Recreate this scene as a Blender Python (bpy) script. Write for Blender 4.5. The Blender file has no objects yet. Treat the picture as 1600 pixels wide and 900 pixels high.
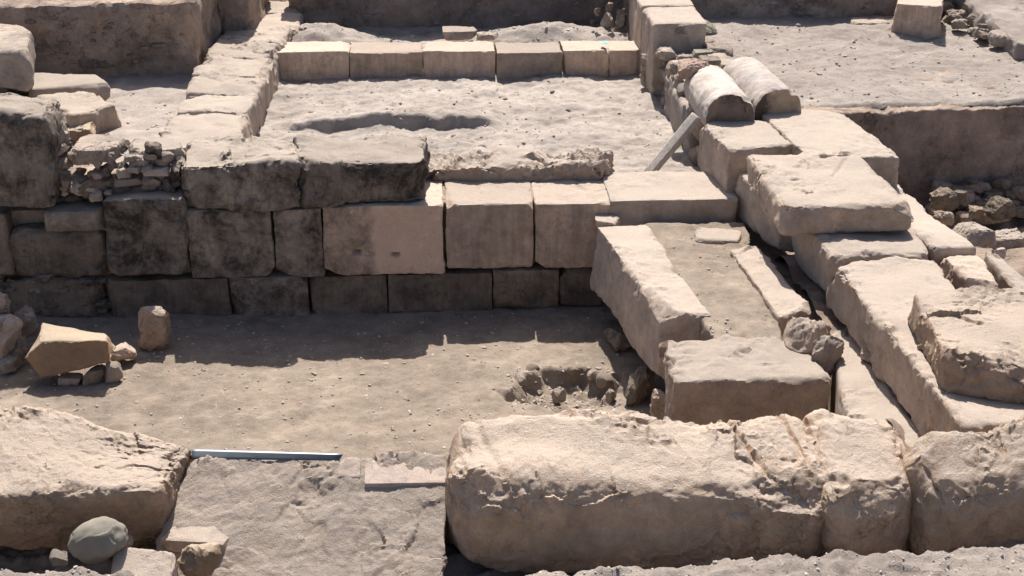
import bpy, math
import numpy as np
from mathutils import Vector, Matrix

SC = bpy.context.scene
COL = SC.collection
R_ = math.radians

# ------------------------------------------------------------------ camera, sky, sun, exposure
F_PX, PITCH, YAW, CAM_H = 2200.0, R_(22.91), R_(2.92), 4.0
cam_data = bpy.data.cameras.new('camera')
cam_data.sensor_width = 36.0
cam_data.lens = F_PX / 1600 * 36
cam_data.clip_start = 0.05
cam_data.clip_end = 3000
cam = bpy.data.objects.new('camera', cam_data)
cam.location = (0, 0, CAM_H)
cam.rotation_euler = (R_(90) - PITCH, 0, -YAW)
COL.objects.link(cam)
SC.camera = cam

SUN_EL, SUN_AZ = R_(55), R_(1.5)          # azimuth from +Y towards +X
world = bpy.data.worlds.new('World')
SC.world = world
world.use_nodes = True
wn = world.node_tree.nodes
sky = wn.new('ShaderNodeTexSky')
sky.sky_type = 'NISHITA'
sky.sun_disc = False
sky.sun_elevation = SUN_EL
sky.sun_rotation = SUN_AZ
sky.altitude = 1000
sky.dust_density = 6.0
sky.air_density = 0.8
world.node_tree.links.new(sky.outputs[0], wn['Background'].inputs[0])
wn['Background'].inputs[1].default_value = 0.095

sun_data = bpy.data.lights.new('sun', 'SUN')
sun_data.energy = 5.0
sun_data.angle = R_(0.53)
sun_data.color = (1.0, 0.96, 0.905)
sun = bpy.data.objects.new('sun', sun_data)
sd = Vector((math.sin(SUN_AZ) * math.cos(SUN_EL), math.cos(SUN_AZ) * math.cos(SUN_EL), math.sin(SUN_EL)))
sun.rotation_euler = sd.to_track_quat('Z', 'Y').to_euler()
sun.location = sd * 40
COL.objects.link(sun)

SC.view_settings.view_transform = 'Standard'
SC.view_settings.look = 'None'
SC.view_settings.exposure = 0.79
SC.view_settings.gamma = 1.0

# ------------------------------------------------------------------ photograph -> place
_F = (math.sin(YAW) * math.cos(PITCH), math.cos(YAW) * math.cos(PITCH), -math.sin(PITCH))
_R = (math.cos(YAW), -math.sin(YAW), 0.0)
_U = (math.sin(YAW) * math.sin(PITCH), math.cos(YAW) * math.sin(PITCH), math.cos(PITCH))


def ray(px, py):
    x = (px - 800) / F_PX
    y = -(py - 450) / F_PX
    return [_F[i] + x * _R[i] + y * _U[i] for i in range(3)]


def P(px, py, z):
    d = ray(px, py)
    t = (z - CAM_H) / d[2]
    return np.array((d[0] * t, d[1] * t, z))


def PY(px, py, Y):
    d = ray(px, py)
    t = Y / d[1]
    return np.array((d[0] * t, Y, CAM_H + d[2] * t))


# ------------------------------------------------------------------ noise
_rng = np.random.RandomState(11)
_perm = _rng.permutation(256)
_perm = np.concatenate([_perm, _perm, _perm]).astype(np.int32)
_g = _rng.normal(size=(256, 3))
_g = (_g / np.linalg.norm(_g, axis=1)[:, None]).astype(np.float32)


def perlin(p):
    p = np.asarray(p, np.float32)
    i = np.floor(p)
    f = p - i
    i = i.astype(np.int32) & 255
    u = f * f * f * (f * (f * 6 - 15) + 10)
    out = 0
    for dx in (0, 1):
        wx = u[:, 0] if dx else 1 - u[:, 0]
        a = _perm[i[:, 0] + dx]
        for dy in (0, 1):
            wy = u[:, 1] if dy else 1 - u[:, 1]
            b = _perm[a + i[:, 1] + dy]
            for dz in (0, 1):
                wz = u[:, 2] if dz else 1 - u[:, 2]
                g = _g[_perm[b + i[:, 2] + dz]]
                dot = g[:, 0] * (f[:, 0] - dx) + g[:, 1] * (f[:, 1] - dy) + g[:, 2] * (f[:, 2] - dz)
                out = out + wx * wy * wz * dot
    return out * 1.5


def fbm(p, freq, octs, gain=0.5, ridge=False):
    s, a, q = 0, 1.0, p * freq
    for k in range(octs):
        n = perlin(q + 17.3 * k)
        if ridge:
            n = 0.5 - np.abs(n) * 2
        s = s + a * n
        a *= gain
        q = q * 2.03
    return s


def facets(p, freq, seed=0):
    """Broken faces: every cell of a jittered grid is a small plane with its own tilt."""
    q = np.asarray(p, np.float32) * freq
    b = np.floor(q - 0.5).astype(np.int32)
    best = np.full(len(q), 9e9, np.float32)
    out = np.zeros(len(q), np.float32)
    for dx in (0, 1):
        for dy in (0, 1):
            for dz in (0, 1):
                c = b + np.array((dx, dy, dz), np.int32)
                hsh = _perm[_perm[_perm[(c[:, 0] + seed) & 255] + (c[:, 1] & 255)] + (c[:, 2] & 255)]
                d = q - (c + 0.5 + 0.42 * _g[hsh])
                dist = (d * d).sum(1)
                m = dist < best
                best[m] = dist[m]
                k = (hsh[m] + 91) & 255
                out[m] = (d[m] * _g[k]).sum(1) + 0.25 * _g[k][:, 0]
    return out


# ------------------------------------------------------------------ scene objects
def link(o, parent=None):
    COL.objects.link(o)
    if parent is not None:
        o.parent = parent
    return o


def tag(o, label=None, cat=None, group=None, kind=None):
    for k, v in (('label', label), ('category', cat), ('group', group), ('kind', kind)):
        if v:
            o[k] = v
    return o


def thing(name, label, cat, loc=(0, 0, 0), group=None):
    o = bpy.data.objects.new(name, None)
    o.empty_display_size = 0.1
    o.location = loc
    link(o)
    return tag(o, label, cat, group)


def mesh_obj(name, verts, quads, mat, parent=None, smooth=True, tris=None, crisp=0.0):
    verts = np.asarray(verts, np.float64)
    org = np.array((verts[:, 0].mean(), verts[:, 1].mean(), verts[:, 2].min()))
    v = (verts - org).astype(np.float32)
    me = bpy.data.meshes.new(name)
    faces = np.asarray(quads if tris is None else tris, np.int32)
    k = faces.shape[1]
    me.vertices.add(len(v))
    me.vertices.foreach_set('co', v.ravel())
    me.loops.add(faces.size)
    me.loops.foreach_set('vertex_index', faces.ravel())
    me.polygons.add(len(faces))
    me.polygons.foreach_set('loop_start', np.arange(0, faces.size, k, dtype=np.int32))
    me.polygons.foreach_set('loop_total', np.full(len(faces), k, np.int32))
    me.polygons.foreach_set('use_smooth', np.full(len(faces), smooth))
    me.materials.append(mat)
    me.update(calc_edges=True)
    if smooth and crisp:
        me.set_sharp_from_angle(angle=crisp)
    o = bpy.data.objects.new(name, me)
    link(o, parent)
    base = np.array(parent.location) if parent is not None else 0
    if parent is not None and parent.parent is not None:
        base = base + np.array(parent.parent.location)
    o.location = org - base
    return o


_lat = {}


def lattice(nx, ny, nz):
    key = (nx, ny, nz)
    if key in _lat:
        return _lat[key]
    idx = -np.ones((nx + 1, ny + 1, nz + 1), np.int64)
    I, J, K = np.meshgrid(np.arange(nx + 1), np.arange(ny + 1), np.arange(nz + 1), indexing='ij')
    m = (I == 0) | (I == nx) | (J == 0) | (J == ny) | (K == 0) | (K == nz)
    idx[m] = np.arange(m.sum())
    uvw = np.stack([I[m] / nx * 2 - 1, J[m] / ny * 2 - 1, K[m] / nz * 2 - 1], 1)
    q = []

    def grid(a, flip):
        f = np.stack([a[:-1, :-1], a[1:, :-1], a[1:, 1:], a[:-1, 1:]], -1).reshape(-1, 4)
        q.append(f[:, ::-1] if flip else f)
    grid(idx[:, :, nz], False)
    grid(idx[:, :, 0], True)
    grid(idx[:, 0, :], False)
    grid(idx[:, ny, :], True)
    grid(idx[0, :, :], True)
    grid(idx[nx, :, :], False)
    _lat[key] = (uvw, np.concatenate(q))
    return _lat[key]


def block_geo(top, bot, res=0.02, r=0.02, chip=0.03, low=0.012, mid=0.006, fine=0.003, cuts=3, cutd=0.05,
              seed=None, strata=0.0, pits=0.0, plate=0.0, grooves=(), chipf=5.0, facet=0.0, ff=6.0, ragmin=0.12):
    """A weathered stone: hexahedron with worn edges, broken corners and rough faces. top/bot: FL FR BR BL."""
    top = np.array(top, float)
    bot = np.array(bot, float)
    s = int(abs(top[:, 0].sum() * 977 + top[:, 1].sum() * 1313 + bot[:, 2].sum() * 771)) % 90000 if seed is None else seed
    rs = np.random.RandomState(s * 7 + 3)
    L = lambda a, b: np.linalg.norm(a - b)
    hx = (L(top[0], top[1]) + L(top[3], top[2]) + L(bot[0], bot[1]) + L(bot[3], bot[2])) / 8
    hy = (L(top[0], top[3]) + L(top[1], top[2]) + L(bot[0], bot[3]) + L(bot[1], bot[2])) / 8
    hz = sum(L(top[i], bot[i]) for i in range(4)) / 8
    h = np.array((hx, hy, hz))
    n = [int(min(300, max(4, math.ceil(2 * v / res)))) for v in h]
    uvw, quads = lattice(*n)
    p = uvw * h
    off = rs.uniform(-50, 50, 3)
    hm = h.min()
    rr = r + chip * np.clip(fbm(p + off, chipf, 3) * 1.4 - 0.05, 0, 1.4)
    rr = np.minimum(rr, hm * 0.95)[:, None]
    q = np.clip(p, -(h - rr), h - rr)
    d = p - q
    ln = np.linalg.norm(d, axis=1)[:, None]
    nrm = d / np.maximum(ln, 1e-9)
    p = q + nrm * rr
    # broken corners and edges: wavy cutting planes
    for c in range(cuts):
        v = rs.choice([-1, 1], 3) * rs.uniform(0.35, 1, 3)
        if rs.rand() < 0.6:
            v[rs.randint(3)] *= 0.15
        v /= np.linalg.norm(v)
        supp = np.abs(v) @ h - r * 0.6
        dd = supp - cutd * rs.uniform(0.3, 1.0)
        sgn = p @ v - dd + 0.25 * cutd * fbm(p + off + c, 7.0, 3)
        m = sgn > 0
        p[m] -= v * sgn[m][:, None] * 0.95
    # rough faces
    worn = np.clip((ln / np.maximum(rr, 1e-6))[:, 0] * 1.3 - 0.3, 0, 1) * (ln[:, 0] > 1e-6)
    edge = np.sort(np.abs(uvw) * h - h + 0.12 + 0 * h, axis=1)[:, 1]        # closeness to the nearest edge
    edge = np.clip(edge / 0.12, 0, 1)
    rag = np.clip(fbm(p + off + 31, 2.3, 3) * 1.6 + 0.30 + 0.55 * edge, ragmin, 1.25)
    disp = low * fbm(p + off, 1.9, 2) + mid * rag * fbm(p + off, 8.0, 4, 0.6)
    if plate:
        t = fbm(p * (1, 1, 1.6) + off + 5, 4.2, 4, 0.55) * 2.6
        fl_ = np.floor(t)
        fr_ = np.clip((t - fl_ - 0.5) * 9 + 0.5, 0, 1)
        disp = disp + plate * rag * (fl_ + fr_ * fr_ * (3 - 2 * fr_) - 0.5)
    if facet:
        wq = p + 0.03 * np.stack([fbm(p + off + k_, 6, 2) for k_ in (1, 4, 7)], 1) + off
        disp = disp + facet * rag * (facets(wq, ff, s) + 0.45 * facets(wq, ff * 2.6, s + 3) + 0.2 * facets(wq, ff * 6, s + 7))
    if fine:
        disp = disp + fine * rag * fbm(p + off, 32.0, 3, 0.65, ridge=True)
    if strata:
        disp = disp + strata * perlin(np.stack([p[:, 0] * 1.5, p[:, 1] * 1.5, p[:, 2] * 22], 1) + off.astype(np.float32))
    if pits:
        t = fbm(p + off + 9, 13.0, 3, 0.6)
        disp = disp - pits * np.clip(t - 0.25, 0, 0.6)
    p = p + nrm * disp[:, None]
    w = p / h
    a, b, c = ((w[:, i:i + 1] + 1) / 2 for i in range(3))
    T = top[0] * (1 - a) * (1 - b) + top[1] * a * (1 - b) + top[2] * a * b + top[3] * (1 - a) * b
    B = bot[0] * (1 - a) * (1 - b) + bot[1] * a * (1 - b) + bot[2] * a * b + bot[3] * (1 - a) * b
    out = T * c + B * (1 - c)
    for (A, Bp, wd, dp, dr) in grooves:                     # cracks and sockets worn into the stone
        A, Bp, dr = (np.asarray(k_, float) for k_ in (A, Bp, dr))
        ab_ = Bp - A
        jit = 0.5 * wd * fbm(out, 14, 3)[:, None] * np.array((1, 1, 0.3))
        t = np.clip(((out + jit - A) @ ab_) / max(ab_ @ ab_, 1e-9), 0, 1)[:, None]
        dd = out + jit - (A + ab_ * t)
        dd = dd - (dd @ dr)[:, None] * dr * 0.7
        e = np.exp(-((dd ** 2).sum(1) / wd ** 2) ** 1.5)
        out = out + dr * (dp * e)[:, None]
    return out, quads


def quad_block(name, px, zt, zb, mat, parent=None, lean=(0, 0), grow=0.0, **kw):
    """px: the four corners of the top face in the photo, FL FR BR BL; zt their height(s) in metres."""
    zs = zt if isinstance(zt, (list, tuple)) else [zt] * 4
    top = [P(x, y, z) for (x, y), z in zip(px, zs)]
    bot = []
    for i, t in enumerate(top):
        b = t.copy()
        b[2] = zb
        b[0] += lean[0]
        b[1] += lean[1]
        bot.append(b)
    if grow:
        cen = sum(top) / 4
        for t in top + bot:
            v = t - cen
            v[2] = 0
            t += v / max(np.linalg.norm(v), 1e-6) * grow
    v, q = block_geo(top, bot, **kw)
    return mesh_obj(name, v, q, mat, parent, crisp=R_(33))


def wall_block(name, x0, x1, pt, pb, Y, depth, mat, parent=None, slope=-0.024, proud=0.0, **kw):
    """A squared block in a wall whose face stands at depth Y, from its face rectangle in the photo."""
    Y = Y - proud
    xm = (x0 + x1) / 2
    dz = []
    lt, rt = PY(x0, pt - slope * (xm - x0), Y), PY(x1, pt + slope * (x1 - xm), Y)
    lb, rb = PY(x0, pb - slope * (xm - x0), Y), PY(x1, pb + slope * (x1 - xm), Y)
    X0, X1 = (lt[0] + lb[0]) / 2 + 0.0005, (rt[0] + rb[0]) / 2 - 0.0005
    zt = (lt[2] + rt[2]) / 2
    zb = (lb[2] + rb[2]) / 2
    top = [(X0, Y, zt), (X1, Y, zt), (X1, Y + depth, zt), (X0, Y + depth, zt)]
    bot = [(a, b, zb) for a, b, c in top]
    v, q = block_geo(top, bot, **kw)
    return mesh_obj(name, v, q, mat, parent, crisp=R_(33))


def box_block(name, x0, x1, y0, y1, z0, z1, mat, parent=None, **kw):
    top = [(x0, y0, z1), (x1, y0, z1), (x1, y1, z1), (x0, y1, z1)]
    bot = [(a, b, z0) for a, b, c in top]
    v, q = block_geo(top, bot, **kw)
    return mesh_obj(name, v, q, mat, parent, crisp=R_(33))


def rock(name, x0, x1, y0, y1, z, mat, parent=None, dr=0.8, rot=None, sink=0.08, Y=None, squash=1.0, **kw):
    """A loose stone standing at height z, from its box in the photo (Y: depth instead of height)."""
    xm = (x0 + x1) / 2
    base = P(xm, y1, z) if Y is None else PY(xm, y1, Y)
    zc = np.linalg.norm(base - np.array((0, 0, CAM_H)))
    s = zc / F_PX
    w = (x1 - x0) * s
    th = math.atan2(CAM_H - base[2], base[1])
    ext = (y1 - y0) * s
    d = min(w * dr, 0.8 * ext / math.sin(th))
    hh = max((ext - d * math.sin(th)) / math.cos(th), 0.25 * w) * squash
    rs = np.random.RandomState(int(x0 * 131 + x1 * 37 + y0 * 71 + y1 * 17 + 90000) % 99991)
    a = rs.uniform(-0.3, 0.3) if rot is None else rot
    c, sn = math.cos(a), math.sin(a)
    k = 1.0 / (abs(c) + abs(sn) * 0.5)
    cx, cy = base[0], base[1] + d / 2
    j = lambda: rs.uniform(0.68, 1.12)
    cs = [(-1, -1), (1, -1), (1, 1), (-1, 1)]
    top = []
    bot = []
    for (ux, uy) in cs:
        f1, f2 = j(), j()
        X, Yy = ux * w / 2 * k * f1, uy * d / 2 * f2
        top.append((cx + X * c - Yy * sn, cy + X * sn + Yy * c, base[2] + hh * rs.uniform(0.85, 1.08)))
        f1, f2 = j() * 1.05, j() * 1.05
        X, Yy = ux * w / 2 * k * f1, uy * d / 2 * f2
        bot.append((cx + X * c - Yy * sn, cy + X * sn + Yy * c, base[2] - sink * hh))
    m = min(w, d, hh)
    o = dict(res=max(0.007, m / 14), r=0.06 * m, chip=0.25 * m, low=0.2 * m, mid=0.06 * m, fine=0.02 * m, cuts=12, cutd=0.5 * m, facet=.10 * m, ff=min(30, 1.6 / m))
    o.update(kw)
    v, q = block_geo(top, bot, **o)
    return mesh_obj(name, v, q, mat, parent, crisp=R_(24))


def sheet(name, x0, x1, y0, y1, res, fn, mat, skirt=0.0):
    nx, ny = int((x1 - x0) / res) + 1, int((y1 - y0) / res) + 1
    X, Y = np.meshgrid(np.linspace(x0, x1, nx), np.linspace(y0, y1, ny), indexing='ij')
    pts = np.stack([X.ravel(), Y.ravel()], 1)
    z = fn(pts)
    v = np.concatenate([pts, z[:, None]], 1)
    idx = np.arange(nx * ny).reshape(nx, ny)
    f = np.stack([idx[:-1, :-1], idx[1:, :-1], idx[1:, 1:], idx[:-1, 1:]], -1).reshape(-1, 4)
    return mesh_obj(name, v, f, mat)


def p3(pts, k=0.0):
    return np.concatenate([pts, np.full((len(pts), 1), k)], 1)


_ico_v = None


def pebbles(name, pts, zf, sizes, mat, seed=1, flat=0.6):
    """Loose grit nobody could count: many small angular stones joined into one mesh."""
    rs = np.random.RandomState(seed)
    t = (1 + 5 ** 0.5) / 2
    iv = np.array([(-1, t, 0), (1, t, 0), (-1, -t, 0), (1, -t, 0), (0, -1, t), (0, 1, t), (0, -1, -t), (0, 1, -t),
                   (t, 0, -1), (t, 0, 1), (-t, 0, -1), (-t, 0, 1)], float) / 1.9
    fi = np.array([(0, 11, 5), (0, 5, 1), (0, 1, 7), (0, 7, 10), (0, 10, 11), (1, 5, 9), (5, 11, 4), (11, 10, 2), (10, 7, 6), (7, 1, 8),
                   (3, 9, 4), (3, 4, 2), (3, 2, 6), (3, 6, 8), (3, 8, 9), (4, 9, 5), (2, 4, 11), (6, 2, 10), (8, 6, 7), (9, 8, 1)])
    N = len(pts)
    V = np.repeat(iv[None], N, 0) * rs.uniform(0.6, 1.25, (N, 12, 1))
    sc = sizes[:, None] * np.stack([rs.uniform(0.7, 1.3, N), rs.uniform(0.6, 1.0, N), rs.uniform(0.35, 0.8, N) * flat / 0.6], 1)
    V *= sc[:, None, :] * 0.5
    a = rs.uniform(0, 6.28, N)
    b = rs.uniform(-0.4, 0.4, N)
    y, z = V[..., 1].copy(), V[..., 2].copy()
    V[..., 1] = y * np.cos(b)[:, None] - z * np.sin(b)[:, None]
    V[..., 2] = y * np.sin(b)[:, None] + z * np.cos(b)[:, None]
    x, y = V[..., 0].copy(), V[..., 1].copy()
    V[..., 0] = x * np.cos(a)[:, None] - y * np.sin(a)[:, None]
    V[..., 1] = x * np.sin(a)[:, None] + y * np.cos(a)[:, None]
    V[..., :2] += pts[:, None, :]
    V[..., 2] += (zf(pts) + sc[:, 2] * 0.12)[:, None]
    Fa = (fi[None] + 12 * np.arange(N)[:, None, None]).reshape(-1, 3)
    o = mesh_obj(name, V.reshape(-1, 3), None, mat, smooth=False, tris=Fa)
    return tag(o, kind='stuff')


# ------------------------------------------------------------------ materials
def new_mat(name):
    m = bpy.data.materials.new(name)
    m.use_nodes = True
    nt = m.node_tree
    b = nt.nodes['Principled BSDF']
    b.inputs['Roughness'].default_value = 0.92
    b.inputs['Specular IOR Level'].default_value = 0.15
    return m, nt, b


ALB = 1.05


def stone_mat(name, c1, c2, c3, stain=None, stain_thr=(0.52, 0.66), stain_scale=3.0, stain_max=0.85, bump=0.6, bscale=1.0,
              speckle=0.18, obj_var=0.2, spots=None, stretch=(1, 1, 1), dust_sunlit=None, half=False, mottle=0.36, veins=0.55, streak=0.0):
    m, nt, b = new_mat(name)
    if obj_var:
        c2 = tuple(k * t for k, t in zip(c2, (0.95, 0.99, 1.06)))
        c3 = tuple(k * t for k, t in zip(c3, (1.03, 0.99, 0.93)))
    c1, c2, c3 = (tuple(k * ALB * t for k, t in zip(c, (1.0, 1.0, 1.0))) for c in (c1, c2, c3))
    N, Lk = nt.nodes, nt.links

    def node(t, **kw):
        n = N.new(t)
        for k, v in kw.items():
            setattr(n, k, v)
        return n
    tc = node('ShaderNodeTexCoord')
    oi = node('ShaderNodeObjectInfo')
    mul = node('ShaderNodeVectorMath', operation='MULTIPLY_ADD')
    comb = node('ShaderNodeCombineXYZ')
    for i, k in enumerate((37.0, 53.0, 71.0)):
        mm = node('ShaderNodeMath', operation='MULTIPLY')
        Lk.new(oi.outputs['Random'], mm.inputs[0])
        mm.inputs[1].default_value = k
        Lk.new(mm.outputs[0], comb.inputs[i])
    Lk.new(tc.outputs['Object'], mul.inputs[0])
    mul.inputs[1].default_value = stretch
    Lk.new(comb.outputs[0], mul.inputs[2])
    vec = mul.outputs[0]

    def noise(scale, detail=6, rough=0.6, dist=0.0):
        n = node('ShaderNodeTexNoise')
        n.inputs['Scale'].default_value = scale
        n.inputs['Detail'].default_value = detail
        n.inputs['Roughness'].default_value = rough
        n.inputs['Distortion'].default_value = dist
        Lk.new(vec, n.inputs['Vector'])
        return n.outputs['Fac']

    def ramp(fac, a, bb):
        r = node('ShaderNodeMapRange')
        r.inputs['From Min'].default_value = a
        r.inputs['From Max'].default_value = bb
        Lk.new(fac, r.inputs['Value'])
        return r.outputs['Result']

    def mix(fac, a, c, mode='MIX'):
        x = node('ShaderNodeMix', data_type='RGBA', blend_type=mode)
        if isinstance(fac, float):
            x.inputs['Factor'].default_value = fac
        else:
            Lk.new(fac, x.inputs['Factor'])
        for s, v in (('A', a), ('B', c)):
            i = [k for k in x.inputs if k.name == s and k.type == 'RGBA'][0]
            if isinstance(v, tuple):
                i.default_value = (*v, 1)
            else:
                Lk.new(v, i)
        return [k for k in x.outputs if k.type == 'RGBA'][0]

    def scl(v, k):
        x = node('ShaderNodeMath', operation='MULTIPLY')
        Lk.new(v, x.inputs[0])
        x.inputs[1].default_value = k
        return x.outputs[0]
    col = mix(ramp(noise(1.7, 7, 0.65, 0.6), 0.36, 0.64), c1, c2)
    col = mix(scl(ramp(noise(11 * bscale, 8, 0.7), 0.5, 0.72), 0.65), col, c3)
    if stain:
        f = ramp(noise(stain_scale, 13, 0.78, 0.25), *stain_thr)
        if half:                                            # stained only on one end of the block
            sx_ = node('ShaderNodeSeparateXYZ')
            Lk.new(tc.outputs['Object'], sx_.inputs[0])
            ad_ = node('ShaderNodeMath', operation='MULTIPLY_ADD')
            Lk.new(noise(9, 8, 0.7), ad_.inputs[0])
            ad_.inputs[1].default_value = 0.22
            Lk.new(sx_.outputs[0], ad_.inputs[2])
            hf = ramp(ad_.outputs[0], 0.07, 0.0)
            mh = node('ShaderNodeMath', operation='MULTIPLY')
            Lk.new(f, mh.inputs[0])
            Lk.new(hf, mh.inputs[1])
            f = mh.outputs[0]
        col = mix(scl(f, stain_max), col, stain)
    if spots:
        f = ramp(noise(34 * bscale, 4, 0.7), 0.62, 0.72)
        col = mix(scl(f, 0.7), col, spots)
    if not obj_var:                                         # broad drifts of paler and darker soil
        f = ramp(noise(0.9, 5, 0.6, 0.5), 0.36, 0.64)
        col = mix(1.0, col, mix(f, (.88, .87, .86), (1.10, 1.10, 1.09)), 'MULTIPLY')
        f = ramp(noise(16, 4, 0.65), 0.64, 0.70)
        col = mix(scl(f, 0.35), col, tuple(k * 1.35 for k in c3))
    if mottle:
        f = ramp(noise(6.5 * bscale, 10, 0.72, 0.3), 0.28, 0.72)
        col = mix(1.0, col, mix(f, (1 - mottle,) * 3, (1 + mottle * 0.8,) * 3), 'MULTIPLY')
        f = ramp(noise(48 * bscale, 6, 0.75), 0.66, 0.75)
        col = mix(scl(f, 0.6), col, tuple(k * 0.45 for k in c2))
    if streak:                                              # rain streaks and chisel strokes running down the face
        sm = node('ShaderNodeVectorMath', operation='MULTIPLY')
        Lk.new(vec, sm.inputs[0])
        sm.inputs[1].default_value = (26, 26, 2.2)
        sn_ = node('ShaderNodeTexNoise')
        sn_.inputs['Scale'].default_value = 1.0
        sn_.inputs['Detail'].default_value = 6
        sn_.inputs['Roughness'].default_value = 0.65
        Lk.new(sm.outputs[0], sn_.inputs['Vector'])
        col = mix(1.0, col, mix(ramp(sn_.outputs['Fac'], 0.34, 0.62), (1 - streak,) * 3, (1.06,) * 3), 'MULTIPLY')
    if veins:                                               # thin weathered cracks and dark pin holes
        vn = node('ShaderNodeMath', operation='SUBTRACT')
        Lk.new(noise(5.5 * bscale, 9, 0.62, 0.4), vn.inputs[0])
        vn.inputs[1].default_value = 0.5
        va = node('ShaderNodeMath', operation='ABSOLUTE')
        Lk.new(vn.outputs[0], va.inputs[0])
        vm = node('ShaderNodeMath', operation='MULTIPLY')
        Lk.new(ramp(va.outputs[0], 0.008, 0.0), vm.inputs[0])
        Lk.new(ramp(noise(3.1 * bscale, 4, 0.6), 0.50, 0.60), vm.inputs[1])
        vein = scl(vm.outputs[0], veins)
        col = mix(vein, col, tuple(k * 0.35 for k in c2))
    if dust_sunlit:                                                # dusty upward faces, with sunlit-versus-shaded tone also painted into the colour
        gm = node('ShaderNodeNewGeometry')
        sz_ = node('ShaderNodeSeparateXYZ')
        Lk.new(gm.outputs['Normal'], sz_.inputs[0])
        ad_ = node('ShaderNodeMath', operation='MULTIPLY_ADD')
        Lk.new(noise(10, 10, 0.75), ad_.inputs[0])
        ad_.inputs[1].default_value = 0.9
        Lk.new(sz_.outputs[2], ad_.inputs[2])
        col = mix(scl(ramp(ad_.outputs[0], 1.0, 1.35), 0.8), col, dust_sunlit)
    # grain
    g = ramp(noise(120 * bscale, 3, 0.8), 0.25, 0.75)
    lo, hi = 1 - speckle, 1 + speckle * 0.7
    gr = mix(g, (lo, lo, lo), (hi, hi, hi))
    col = mix(1.0, col, gr, 'MULTIPLY')
    # every stone a little lighter or darker
    ov = mix(oi.outputs['Random'], (1 - obj_var,) * 3, (1 + obj_var * 0.6, 1 + obj_var * 0.55, 1 + obj_var * 0.5))
    col = mix(1.0, col, ov, 'MULTIPLY')
    Lk.new(col, b.inputs['Base Color'])
    n1 = noise(30 * bscale, 12, 0.76)
    n2 = noise(120 * bscale, 5, 0.75)
    n3 = ramp(noise(48 * bscale, 3, 0.6), 0.60, 0.75)
    ad = node('ShaderNodeMath', operation='MULTIPLY_ADD')
    Lk.new(n2, ad.inputs[0])
    ad.inputs[1].default_value = 0.4
    Lk.new(n1, ad.inputs[2])
    sb = node('ShaderNodeMath', operation='MULTIPLY_ADD')
    Lk.new(n3, sb.inputs[0])
    sb.inputs[1].default_value = -0.35
    Lk.new(ad.outputs[0], sb.inputs[2])
    if veins:
        vb = node('ShaderNodeMath', operation='MULTIPLY_ADD')
        Lk.new(vein, vb.inputs[0])
        vb.inputs[1].default_value = -0.6
        Lk.new(sb.outputs[0], vb.inputs[2])
        sb = vb
    bp = node('ShaderNodeBump')
    bp.inputs['Strength'].default_value = bump
    bp.inputs['Distance'].default_value = 0.016
    Lk.new(sb.outputs[0], bp.inputs['Height'])
    Lk.new(bp.outputs[0], b.inputs['Normal'])
    return m


PALE = stone_mat('pale_limestone', (0.43, 0.34, 0.265), (0.37, 0.29, 0.225), (0.49, 0.39, 0.31), bump=0.55, dust_sunlit=(.36, .302, .252), obj_var=.16)
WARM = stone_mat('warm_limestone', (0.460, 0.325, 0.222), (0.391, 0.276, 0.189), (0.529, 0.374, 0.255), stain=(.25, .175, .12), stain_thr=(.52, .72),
                 stain_max=0.55, bump=0.8, spots=(.27, .2, .15), dust_sunlit=(.47, .39, .32))
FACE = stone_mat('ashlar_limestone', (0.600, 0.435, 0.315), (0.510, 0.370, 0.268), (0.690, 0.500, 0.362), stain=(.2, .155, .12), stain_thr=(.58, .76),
                 stain_max=0.7, bump=0.6, dust_sunlit=(.42, .352, .29), streak=.18)
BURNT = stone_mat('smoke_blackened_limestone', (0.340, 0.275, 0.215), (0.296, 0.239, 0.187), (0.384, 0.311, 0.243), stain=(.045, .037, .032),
                  stain_thr=(.43, .6), stain_scale=4.2, stain_max=0.92, bump=0.8, dust_sunlit=(.42, .352, .29), streak=.18)
DARK = stone_mat('dark_stone', (0.300, 0.232, 0.172), (0.255, 0.197, 0.146), (0.345, 0.267, 0.198), stain=(.07, .056, .046), stain_thr=(.46, .66), bump=0.9, streak=.18)  # dark stone colour with darker noise stains
HALF = stone_mat('half_stained_limestone', (0.620, 0.450, 0.335), (0.577, 0.419, 0.312), (0.663, 0.482, 0.358), stain=(.09, .072, .058), stain_thr=(.30, .62),
                 stain_scale=7, stain_max=0.8, bump=0.4, half=True, mottle=0.12, obj_var=0, dust_sunlit=(.42, .352, .29))
PITTED = stone_mat('pitted_limestone', (0.420, 0.320, 0.240), (0.357, 0.272, 0.204), (0.483, 0.368, 0.276), spots=(.2, .14, .09), bump=0.6, dust_sunlit=(.36, .302, .252), obj_var=.12)
BANK = stone_mat('packed_earth', (0.420, 0.315, 0.240), (0.336, 0.252, 0.192), (0.504, 0.378, 0.288), stain=(.13, .10, .078), stain_thr=(.5, .66), bump=1.0, bscale=0.7, mottle=.4)
DUST = stone_mat('trodden_dust', (0.280, 0.225, 0.176), (0.224, 0.180, 0.141), (0.342, 0.275, 0.215), bump=0.8, bscale=0.8, obj_var=0.0, speckle=0.12, veins=0, mottle=0.34)
PINKDUST = stone_mat('pinkish_dust', (0.355, 0.305, 0.265), (0.305, 0.262, 0.228), (0.419, 0.360, 0.313), bump=0.8, bscale=0.7, obj_var=0.0, veins=0, mottle=0.3)
GRAVEL = stone_mat('gravelly_earth', (0.335, 0.285, 0.248), (0.285, 0.242, 0.211), (0.385, 0.328, 0.285), bump=1.0, bscale=0.9, obj_var=0.0, veins=0, mottle=0.2)
GRIT = stone_mat('grit', (0.440, 0.375, 0.320), (0.374, 0.319, 0.272), (0.528, 0.450, 0.384), bump=0.3, obj_var=0.1)
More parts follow.
